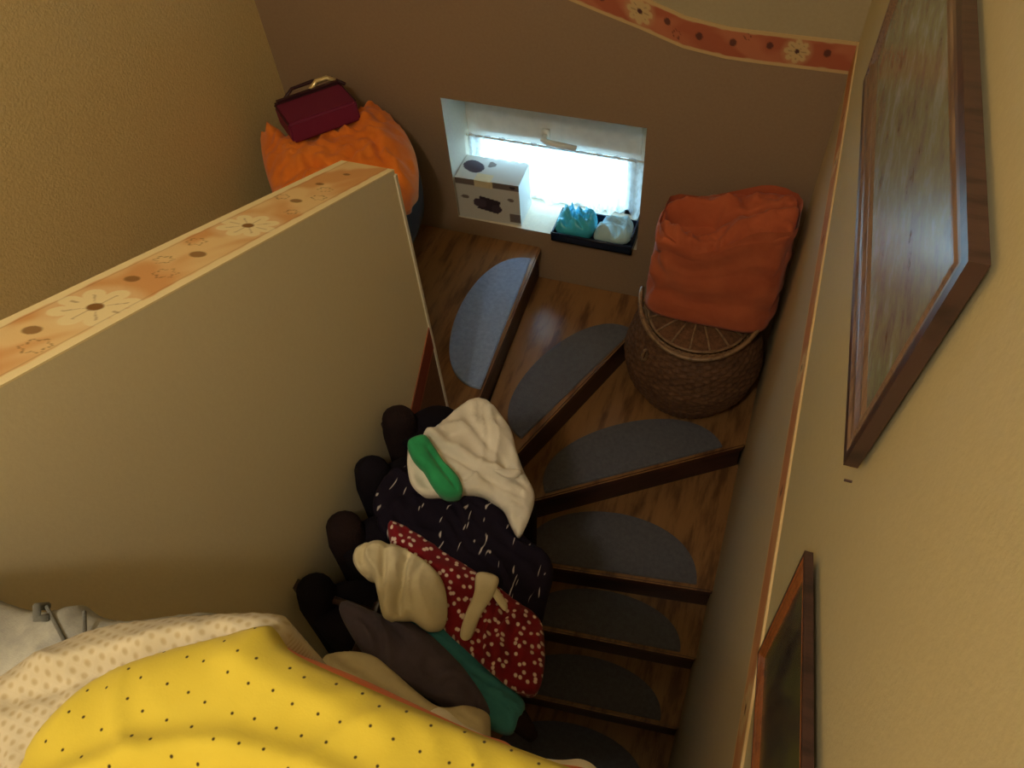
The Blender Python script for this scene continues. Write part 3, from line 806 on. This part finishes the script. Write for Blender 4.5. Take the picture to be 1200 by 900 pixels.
coat(0.775, 2.395, 'dark coat second from the far end, left of the black feather print blouse', M['black'], M['black'], 1.9)
coat(0.620, 2.385, 'dark coat hanging just above the folded cream blouse, by the half wall', M['black'], M['dark_brown'], 3.1)
coat(0.465, 2.365, 'black coat nearest the camera, left of the charcoal shirt', M['black'], M['black'], 4.4)

PL = lambda z: (z, -0.45, -0.7)
o = cloth('printed_blouse', O_navy_blouse, PL(2.455), M['streaks'], None, 0.035, 0.05, 0.016, 0.9, 45, 0.05, seed=1)
tag(o, 'black blouse with small white feather print, between the white shirt and the red dress', 'blouse')
# far part of the same blouse, rumpled up toward the dark coats
o = cloth('blouse_sleeve', [(-0.70, 0.70), (-0.69, 0.78), (-0.63, 0.82), (-0.55, 0.81), (-0.50, 0.76), (-0.52, 0.68), (-0.60, 0.64), (-0.67, 0.65)], PL(2.445), M['streaks'], o, 0.03, 0.04, 0.012, 0.2, 50, 0.08, seed=9)

shirt = cloth('white_shirt', O_white_shirt, PL(2.505), M['white'], None, 0.018, 0.02, 0.026, -0.5, 26, 0.035, seed=4,
      crease=[(-0.64, 0.86, -0.42, 0.83, -0.014, 0.008), (-0.63, 0.875, -0.43, 0.86, 0.016, 0.014), (-0.55, 0.95, -0.42, 0.88, -0.008, 0.01), (-0.47, 0.86, -0.40, 0.88, 0.010, 0.008), (-0.44, 0.80, -0.37, 0.81, -0.010, 0.006)])
tag(shirt, 'rumpled white shirt on top of the clothes, farthest from the camera', 'shirt')
cloth('collar', [(-0.455, 0.850), (-0.435, 0.868), (-0.405, 0.884), (-0.395, 0.876), (-0.415, 0.850)], PL(2.530), M['white'], shirt, 0.008, 0.012, 0.002, 0, 40, 0.01, grid=0.004)
o = cloth('green_top', O_green_top, PL(2.545), M['green'], None, 0.030, 0.020, 0.006, 2.2, 40, 0.035, grid=0.004, seed=6,
      crease=[(-0.60, 0.82, -0.515, 0.765, -0.014, 0.006)])
tag(o, 'bright green rolled garment tucked against the left side of the white shirt', 'top')

dress = cloth('polka_dot_dress', O_red_dress, PL(2.475), M['red_dots'], None, 0.035, 0.05, 0.018, 0.3, 48, 0.05, grid=0.005, seed=2)
tag(dress, 'dark red dress with white polka dots and a cream belt', 'dress')
cloth('belt', O_belt, PL(2.492), M['cream'], dress, 0.008, 0.012, 0.002, 0, 30, 0.014, grid=0.005, label='cream belt') if False else tag(cloth('belt', O_belt, PL(2.494), M['cream'], dress, 0.008, 0.012, 0.002, 0, 30, 0.016, grid=0.005), 'cream cloth belt')
tag(cloth('belt_end', [(-0.383, 0.600), (-0.372, 0.612), (-0.335, 0.588), (-0.33, 0.570), (-0.345, 0.572)], PL(2.484), M['cream'], dress, 0.006, 0.01, 0.001, 0, 30, 0.014, grid=0.005), 'cream belt end')

o = cloth('teal_shirt', O_teal_shirt, PL(2.435), M['teal'], None, 0.03, 0.04, 0.018, 1.0, 50, 0.05, grid=0.005, seed=3)
tag(o, 'teal shirt draped outward below the red polka dot dress', 'shirt')
o = cloth('charcoal_shirt', O_gray_shirt, PL(2.468), M['gray'], None, 0.035, 0.045, 0.018, 1.05, 46, 0.05, grid=0.005, seed=8)
tag(o, 'charcoal grey long garment lying between the teal shirt and the pale cream cloth', 'shirt')
o = cloth('cream_blouse', O_cream_blouse, PL(2.535), M['cream'], None, 0.040, 0.045, 0.020, 0.1, 42, 0.04, grid=0.004, seed=11,
      crease=[(-0.60, 0.58, -0.57, 0.49, -0.018, 0.007), (-0.555, 0.575, -0.525, 0.46, -0.030, 0.009), (-0.63, 0.56, -0.63, 0.52, -0.01, 0.006)])
tag(o, 'folded cream blouse overlapping the left end of the red dress', 'blouse')
o = cloth('cream_cloth', O_cream_cloth, PL(2.490), M['cream'], None, 0.03, 0.04, 0.014, 1.1, 40, 0.08, grid=0.005, seed=12,
      crease=[(-0.58, 0.33, -0.36, 0.30, -0.012, 0.01)])
tag(o, 'pale cream frilled cloth just beyond the yellow shirt', 'cloth')
o = cloth('brown_sleeve', [(-0.27, 0.405), (-0.245, 0.415), (-0.205, 0.385), (-0.195, 0.37), (-0.21, 0.355), (-0.25, 0.36), (-0.275, 0.38)], PL(2.42), M['dark_brown'], None, 0.02, 0.03, 0.006, 0, 30, 0.05, grid=0.005)
tag(o, 'dark brown sleeve end sticking out from under the teal shirt', 'clothing')

# ------------------------------------------------------------------ railing and pile of clothes in the foreground
rl = thing('landing_railing', 'wooden landing railing buried under the clothes in the foreground', 'railing')
MB().box((HX1 + 0.002, -0.14, 3.19), (XR - 0.002, 0.07, 3.225)).build('top_rail', M['wood_rail'], rl, bevel=0.01)
for i in range(8):
    x = -0.74 + i * 0.12
    MB().tube([(x, -0.415, 2.451), (x, -0.30, 2.7), (x, -0.04, 3.0), (x, -0.04, 3.19)], 0.014, 8).build('baluster', M['wood_rail'], rl, smooth=True) if False else None
for x in (-0.775, -0.46, -0.15, 0.135):
    MB().box((x - 0.02, -0.14, 2.25), (x + 0.02, -0.10, 3.19)).build('post', M['wood_rail'], rl)
MB().box((HX1 + 0.001, -0.42, 2.25), (XR - 0.001, -0.10, 2.28)).build('joist', M['wood_rail'], rl)

def near(L, y=-0.20):
    """pull the near end of an outline on over the near side of the rail"""
    m = min(p[1] for p in L)
    return [(p[0], y if p[1] < -0.05 else p[1]) for p in L]
jn = cloth('jeans', [(-0.775, -0.02)] + [(-0.775, 0.05), (-0.70, 0.09)] + O_jeans[1:], (3.330, 0, 0), M['denim'], None, 0.035, 0.05, 0.010, 0.2, 30, 0.14, grid=0.006, seed=21)
tag(jn, 'pale washed denim jeans lying against the half wall, left of the yellow shirt', 'jeans')
s = MB().tube([(-0.545, 0.098, 3.325), (-0.50, 0.075, 3.332), (-0.47, 0.05, 3.334)], 0.0018, 6)
s.tube([(-0.505, 0.105, 3.327), (-0.485, 0.085, 3.333), (-0.462, 0.070, 3.334)], 0.0018, 6)
s.build('seam', M['seam'], jn, smooth=True)
s = MB().tube([(-0.553, 0.100, 3.315), (-0.549, 0.094, 3.331), (-0.541, 0.085, 3.331), (-0.535, 0.090, 3.326)], 0.004, 8)
s.build('belt_loop', M['seam'], jn, smooth=True)
wh = cloth('white_garment', O_white_hem + [], (3.318, 0, 0), M['white'], None, 0.025, 0.03, 0.005, 0.2, 30, 0.10, grid=0.006, seed=22)
tag(wh, 'white garment edge showing at the right end under the yellow shirt', 'top')
oh = cloth('salmon_top', O_orange_hem, (3.338, 0, 0), M['salmon'], None, 0.02, 0.025, 0.003, 0.2, 30, 0.10, grid=0.006, seed=23)
tag(oh, 'salmon pink garment edge, a thin line along the far side of the yellow shirt', 'top')
kn = cloth('knit_top', near(O_knit_top), (3.352, 0, 0), M['knit'], None, 0.030, 0.045, 0.006, 1.2, 26, 0.34, grid=0.005, seed=24,  # deep unseen drop below the rail, lengthened to shade the lower steps
      crease=[(-0.50, 0.05, -0.34, 0.140, 0.010, 0.014), (-0.50, 0.02, -0.36, 0.120, -0.010, 0.010)])
tag(kn, 'cream openwork knit top with a turned hem, between the jeans and the yellow shirt', 'top')
yl = cloth('yellow_shirt', near(O_yellow_shirt), (3.378, 0, 0), M['yellow_dots'], None, 0.030, 0.05, 0.005, 0.9, 20, 0.40, grid=0.005, seed=25,  # hidden hanging edge made long to block lamplight on the lower flight
      crease=[([(-0.45, -0.09), (-0.40, -0.02), (-0.35, 0.022), (-0.29, 0.045), (-0.22, 0.052), (-0.14, 0.045)], 0.011, 0.012), ([(-0.42, -0.12), (-0.36, -0.03), (-0.30, 0.005), (-0.20, 0.012)], -0.007, 0.014), ([(-0.33, 0.105), (-0.27, 0.10), (-0.18, 0.095)], 0.004, 0.012)])
tag(yl, 'bright yellow jersey shirt with tiny black dots draped in the foreground', 'shirt')

# ------------------------------------------------------------------ left corner: dark bag, orange blanket, burgundy handbag
T0 = tz(0)
b = MB()
Mx = Matrix.Translation((-1.50, 2.00, 0)) @ Matrix.Rotation(0.12, 4, 'Z')
rings = []
for i in range(9):
    s = i / 8; zz = T0 + 0.002 + 0.30 * s
    ring = []
    for k in range(32):
        th = 2 * PI * k / 32
        c, sn_ = math.cos(th), math.sin(th)
        rx = 0.235 * abs(c) ** 0.4 * (1 if c > 0 else -1) * (1 + 0.05 * math.sin(PI * s)); ry = 0.185 * abs(sn_) ** 0.4 * (1 if sn_ > 0 else -1) * (1 + 0.05 * math.sin(PI * s))
        ring.append(tuple(Mx @ Vector((rx, ry + 0.03, zz + 0.008 * math.sin(th * 5)))))
    rings.append(ring)
db = thing('travel_bag', 'dark blue travel bag in the upper left corner, under the orange blanket', 'bag')
b.rings(rings).build('bag_body', fabric('dark blue nylon', (22, 19, 28), (15, 13, 20)), db, smooth=True, bevel=0)
MB().tube([(-1.66, 1.90, T0 + .30), (-1.68, 1.845, T0 + .20), (-1.62, 1.80, T0 + .10)], 0.010, 8).build('strap', M['black'], db, smooth=True)
ob = cloth('orange_blanket', O_orange_blanket, (2.430, 0.0, -1.4), M['orange'], None, 0.13, 0.20, 0.030, 1.1, 16, 0.07, grid=0.010, seed=31, flare=-0.02,
      crease=[(-1.74, 1.96, -1.62, 1.93, 0.02, 0.03), (-1.45, 1.80, -1.20, 1.80, -0.02, 0.03), (-1.46, 2.10, -1.25, 1.98, 0.025, 0.04)])
tag(ob, 'bright orange blanket heaped in the upper left corner', 'blanket')
hb = thing('handbag', 'small burgundy handbag with a brass clasp, lying on the orange blanket', 'handbag')
ang = math.atan2(0.175, 0.150)
Mh = Matrix.Translation((-1.532, 2.000, 2.475)) @ Matrix.Rotation(ang - 0.02, 4, 'Z') @ Matrix.Rotation(-0.10, 4, 'X')
b = MB(); b.box((-0.125, -0.085, -0.045), (0.125, 0.085, 0.028), 0, Mh); b.build('bag_body', M['burgundy'], hb, smooth=False, bevel=0.008, seg=3)
b = MB(); b.box((-0.118, 0.078, -0.040), (0.128, 0.110, 0.036), 0, Mh); b.build('gusset', M['burgundy_dark'], hb, smooth=False, bevel=0.008)
pt = lambda x, y, z: tuple(Mh @ Vector((x, y, z)))
MB().tube([pt(-0.123, -0.080, 0.027), pt(-0.123, 0.082, 0.027), pt(0.123, 0.082, 0.027), pt(0.123, -0.080, 0.027)], 0.0025, 6).build('piping', M['burgundy_dark'], hb, smooth=True)
MB().tube([pt(0.02, 0.105, 0.03), pt(0.05, 0.118, 0.045), pt(0.09, 0.118, 0.045), pt(0.115, 0.105, 0.03)], 0.009, 10).build('clasp', plain('brass with painted highlight', (245, 225, 170), 0.3, 0.6), hb, smooth=True)  # clasp colour whitened to carry its highlight
MB().tube([pt(-0.08, 0.10, 0.03), pt(-0.04, 0.125, 0.045), pt(0.04, 0.13, 0.045), pt(0.11, 0.125, 0.035), pt(0.14, 0.08, 0.02)], 0.006, 8).build('strap', M['burgundy_dark'], hb, smooth=True)

# ------------------------------------------------------------------ wicker basket
bc = Vector((-0.120, 2.020, 0)); T3 = tz(3)
bk = thing('wicker_basket', 'round lidded wicker basket standing on the winder tread in the right corner', 'basket', (0, 0, 0))
def brad(s):
    P = [(0, 0.165), (0.15, 0.205), (0.35, 0.248), (0.55, 0.262), (0.75, 0.245), (1.0, 0.200)]
    for (a, ra), (c, rc) in zip(P, P[1:]):
        if a <= s <= c:
            t = (s - a) / (c - a); t = t * t * (3 - 2 * t) * 0.5 + t * 0.5; return ra + (rc - ra) * t
    return P[-1][1]
BH = 0.435
NS, rows = 26, 34
vs, fs = [], []
NT_, NR_ = NS * 6, rows * 3
for j in range(NR_ + 1):
    s = j / NR_; row = j / 3
    for i in range(NT_):
        th = 2 * PI * i / NT_
        ph = math.cos(th * NS / 1.0 + PI * math.floor(row)) 
        bul = abs(math.sin(PI * row))
        r = brad(s) + 0.0045 * ph * bul + 0.003 * bul
        vs.append((bc.x + r * math.cos(th), bc.y + r * math.sin(th), T3 + 0.002 + BH * s))
for j in range(NR_):
    for i in range(NT_): fs.append((j*NT_+i, j*NT_+(i+1) % NT_, (j+1)*NT_+(i+1) % NT_, (j+1)*NT_+i))
fs.append(tuple(range(NT_))[::-1])
obj('basket_body', vs, fs, M['wicker'], bk, smooth=True)
def ringpts(r, z, n=48, wob=0.0, tw=0): return [(bc.x + (r + wob * math.cos(tw * 2*PI*i/n)) * math.cos(2*PI*i/n), bc.y + (r + wob * math.cos(tw*2*PI*i/n)) * math.sin(2*PI*i/n), z + wob * math.sin(tw * 2*PI*i/n)) for i in range(n + 1)]
zt = T3 + BH
b = MB()
for ph in range(3):
    n = 160
    b.tube([(bc.x + (0.200 + 0.006 * math.cos(20 * a + ph * 2.1)) * math.cos(a), bc.y + (0.200 + 0.006 * math.cos(20 * a + ph * 2.1)) * math.sin(a), zt + 0.006 * math.sin(20 * a + ph * 2.1)) for a in [2 * PI * i / n for i in range(n + 1)]], 0.0055, 6)
tag(b.build('rim', M['wicker_pale'], bk, smooth=True), 'pale braided rim')
# lid: shallow dome with radial spokes
vs, fs = [], []
NA, NRr = 156, 18
for j in range(NRr + 1):
    r = 0.188 * j / NRr
    for i in range(NA):
        th = 2 * PI * i / NA
        ph = math.cos(th * 26 + PI * j)
        vs.append((bc.x + r * math.cos(th), bc.y + r * math.sin(th), zt + 0.010 + 0.028 * (1 - (j / NRr) ** 2) + 0.003 * ph * (1 if j > 3 else 0)))
for j in range(NRr):
    for i in range(NA): fs.append((j*NA+i, (j+1)*NA+i, (j+1)*NA+(i+1) % NA, j*NA+(i+1) % NA))
lid = obj('lid', vs, fs, M['wicker'], bk, smooth=True)
for i in range(16):
    a = 2 * PI * i / 16
    MB().tube([(bc.x + r * math.cos(a), bc.y + r * math.sin(a), zt + 0.014 + 0.028 * (1 - (r / 0.188) ** 2)) for r in (0.015, 0.07, 0.13, 0.186)], 0.004, 6).build('spoke', M['wicker_pale'], lid, smooth=True)
MB().tube(ringpts(0.186, zt + 0.012), 0.0055, 6).build('lid_rim', M['wicker_pale'], lid, smooth=True)
# bail handle folded down over the front of the lid
hp = []
for i in range(33):
    a = PI * i / 32
    x = -0.225 * math.cos(a); f = math.sin(a)
    hp.append((bc.x + x, bc.y + 0.02 - 0.245 * f, zt + 0.055 + 0.01 * math.cos(a * 2) - 0.03 * f))
b = MB(); b.tube([(hp[0][0], hp[0][1], zt - 0.03)] + hp + [(hp[-1][0], hp[-1][1], zt - 0.03)], 0.0085, 8)
tag(b.build('handle', M['wicker_pale'], bk, smooth=True), 'pale willow handle folded over the lid')
a0 = -2.25
lp = [(bc.x + (brad(0.8) + 0.01 + 0.012 * math.sin(t)) * math.cos(a0) , bc.y + (brad(0.8) + 0.01 + 0.012 * math.sin(t)) * math.sin(a0), zt - 0.06 + 0.03 * math.cos(t)) for t in [2 * PI * i / 14 for i in range(15)]]
MB().tube(lp, 0.005, 6).build('fastening_loop', M['wicker_pale'], bk, smooth=True)

# ------------------------------------------------------------------ rust orange bag on the basket
rb = thing('cloth_bag', 'rust orange cloth bag with a folded-over top, standing on the wicker basket', 'bag')
z0 = zt + 0.046
rings = []
NB_ = 72
def bagring(s, inset=0.0):
    ring = []
    for k in range(NB_):
        th = 2 * PI * k / NB_
        c, sn_ = math.cos(th), math.sin(th)
        ex = 0.42
        hx = 0.228 - inset - 0.010 * s; hy = 0.150 - inset - 0.035 * s
        x = hx * abs(c) ** ex * (1 if c > 0 else -1); yy = hy * abs(sn_) ** ex * (1 if sn_ > 0 else -1)
        cx = -0.100 + 0.012 * s; cy = 2.085
        top = 0.400 + 0.055 * (x / 0.22) + 0.02 * math.sin(x * 18)
        if sn_ < 0.3: top -= 0.075 * math.exp(-((x + 0.04) / 0.10) ** 2)
        zz = z0 + (s * top)
        cr = noise.noise(Vector((th * 1.8, s * 4.0, 3.1))) * 0.045 * math.sin(PI * min(1, s + 0.08)) + noise.noise(Vector((th * 5, s * 11, 8.1))) * 0.010
        if s < 0.06: cr = 0; 
        rr = 1 + cr * 3
        px_, py_ = cx + x * rr, cy + yy * rr
        px_ = min(px_, XR - 0.012); py_ = min(py_, YB - 0.012)
        ring.append((px_, py_, zz))
    return ring
for i in range(31): rings.append(bagring(i / 30))
MB().rings(rings, cap0=True, cap1=False).build('bag_body', M['rust'], rb, smooth=True)
# folded, collapsed mouth: a saddle of cloth sinking between two ridges
mouth = [(-0.315, 2.02), (-0.318, 2.12), (-0.28, 2.19), (-0.10, 2.21), (0.08, 2.20), (0.118, 2.14), (0.120, 2.02), (0.08, 1.972), (-0.10, 1.965), (-0.28, 1.97)]
o = cloth('folded_mouth', mouth, (z0 + 0.390, 0.25, -0.10), M['rust'], rb, 0.022, 0.04, 0.020, 1.3, 14, 0.05, grid=0.007, seed=41, sub=6,
      crease=[([(-0.26, 2.085), (-0.20, 2.075), (-0.15, 2.08)], -0.26, 0.028), ([(-0.16, 1.94), (-0.13, 2.00)], -0.075, 0.07), ([(-0.13, 2.075), (0.0, 2.10), (0.11, 2.135)], -0.06, 0.012), ([(-0.15, 2.03), (-0.02, 2.045), (0.11, 2.085)], 0.030, 0.024), ([(-0.30, 2.10), (-0.28, 2.02), (-0.20, 1.99), (-0.10, 2.0)], 0.025, 0.014), ([(-0.27, 2.15), (-0.16, 2.14), (-0.08, 2.15)], 0.03, 0.016)])

# ------------------------------------------------------------------ framed pictures on the right wall
def frame_picture(name, label, NL, NT_, FL, FT, xf, fw, depth, mf, mo, canvas_mat):
    """corners (y, z): near low, near top, far low, far top; xf is the front plane of the frame"""
    t = thing(name, label, 'picture')
    Lw = (Vector(FL) - Vector(NL)).length; Hh = (Vector(NT_) - Vector(NL)).length
    def P(u, v, d):
        u, v = u / Lw, v / Hh
        c = (Vector(NL) * (1 - u) + Vector(FL) * u) * (1 - v) + (Vector(NT_) * (1 - u) + Vector(FT) * u) * v
        return (xf + depth - d, c.x, c.y)
    prof = [(0.0, 0.0), (0.0, depth), (0.25 * fw, depth), (0.32 * fw, depth * 0.82), (0.55 * fw, depth * 0.78), (0.62 * fw, depth * 0.90), (0.78 * fw, depth * 0.62), (0.9 * fw, depth * 0.66), (fw, depth * 0.40), (fw, 0.0)]
    cor = [(0, 0, 1, 1), (Lw, 0, -1, 1), (Lw, Hh, -1, -1), (0, Hh, 1, -1)]
    for k in range(4):
        A, B = cor[k], cor[(k + 1) % 4]
        ra = [P(A[0] + A[2] * w_, A[1] + A[3] * w_, d_) for w_, d_ in prof]
        rb_ = [P(B[0] + B[2] * w_, B[1] + B[3] * w_, d_) for w_, d_ in prof]
        mb = MB().rings([ra, rb_], 0)
        for i in range(len(prof)):
            if i in (1, 0, 9): mb.m[i] = 1
        mb.build('frame_member', [mf, mo], t)
    ci = fw * 0.9
    q4 = [(ci, ci), (Lw - ci, ci), (Lw - ci, Hh - ci), (ci, Hh - ci)]
    MB().rings([[P(u, v, 0.002) for u, v in q4], [P(u, v, depth * 0.38) for u, v in q4]]).build('canvas', canvas_mat, t)
    return t
frame_picture('framed_painting', 'large dark framed grey-green landscape painting on the right wall, the upper one', (0.486, 3.302), (0.452, 3.618), (1.58, 3.075), (1.56, 3.56), 0.140, 0.046, 0.014, M['frame_mid'], M['frame_dark'], M['canvas_grey'])
frame_picture('framed_painting', 'smaller orange-brown framed landscape painting low on the right wall, cut by the bottom edge', (0.060, 3.085), (0.020, 3.350), (0.435, 2.870), (0.470, 3.135), 0.142, 0.022, 0.010, M['frame_orange'], M['frame_dark'], M['canvas_dark'])
nl = MB().tube([(XR, 0.50, 3.255), (XR - 0.008, 0.50, 3.255)], 0.0015, 8).build('nail', M['frame_dark'])
tag(nl, 'tiny nail in the cream wall just below the corner of the large painting', 'nail')
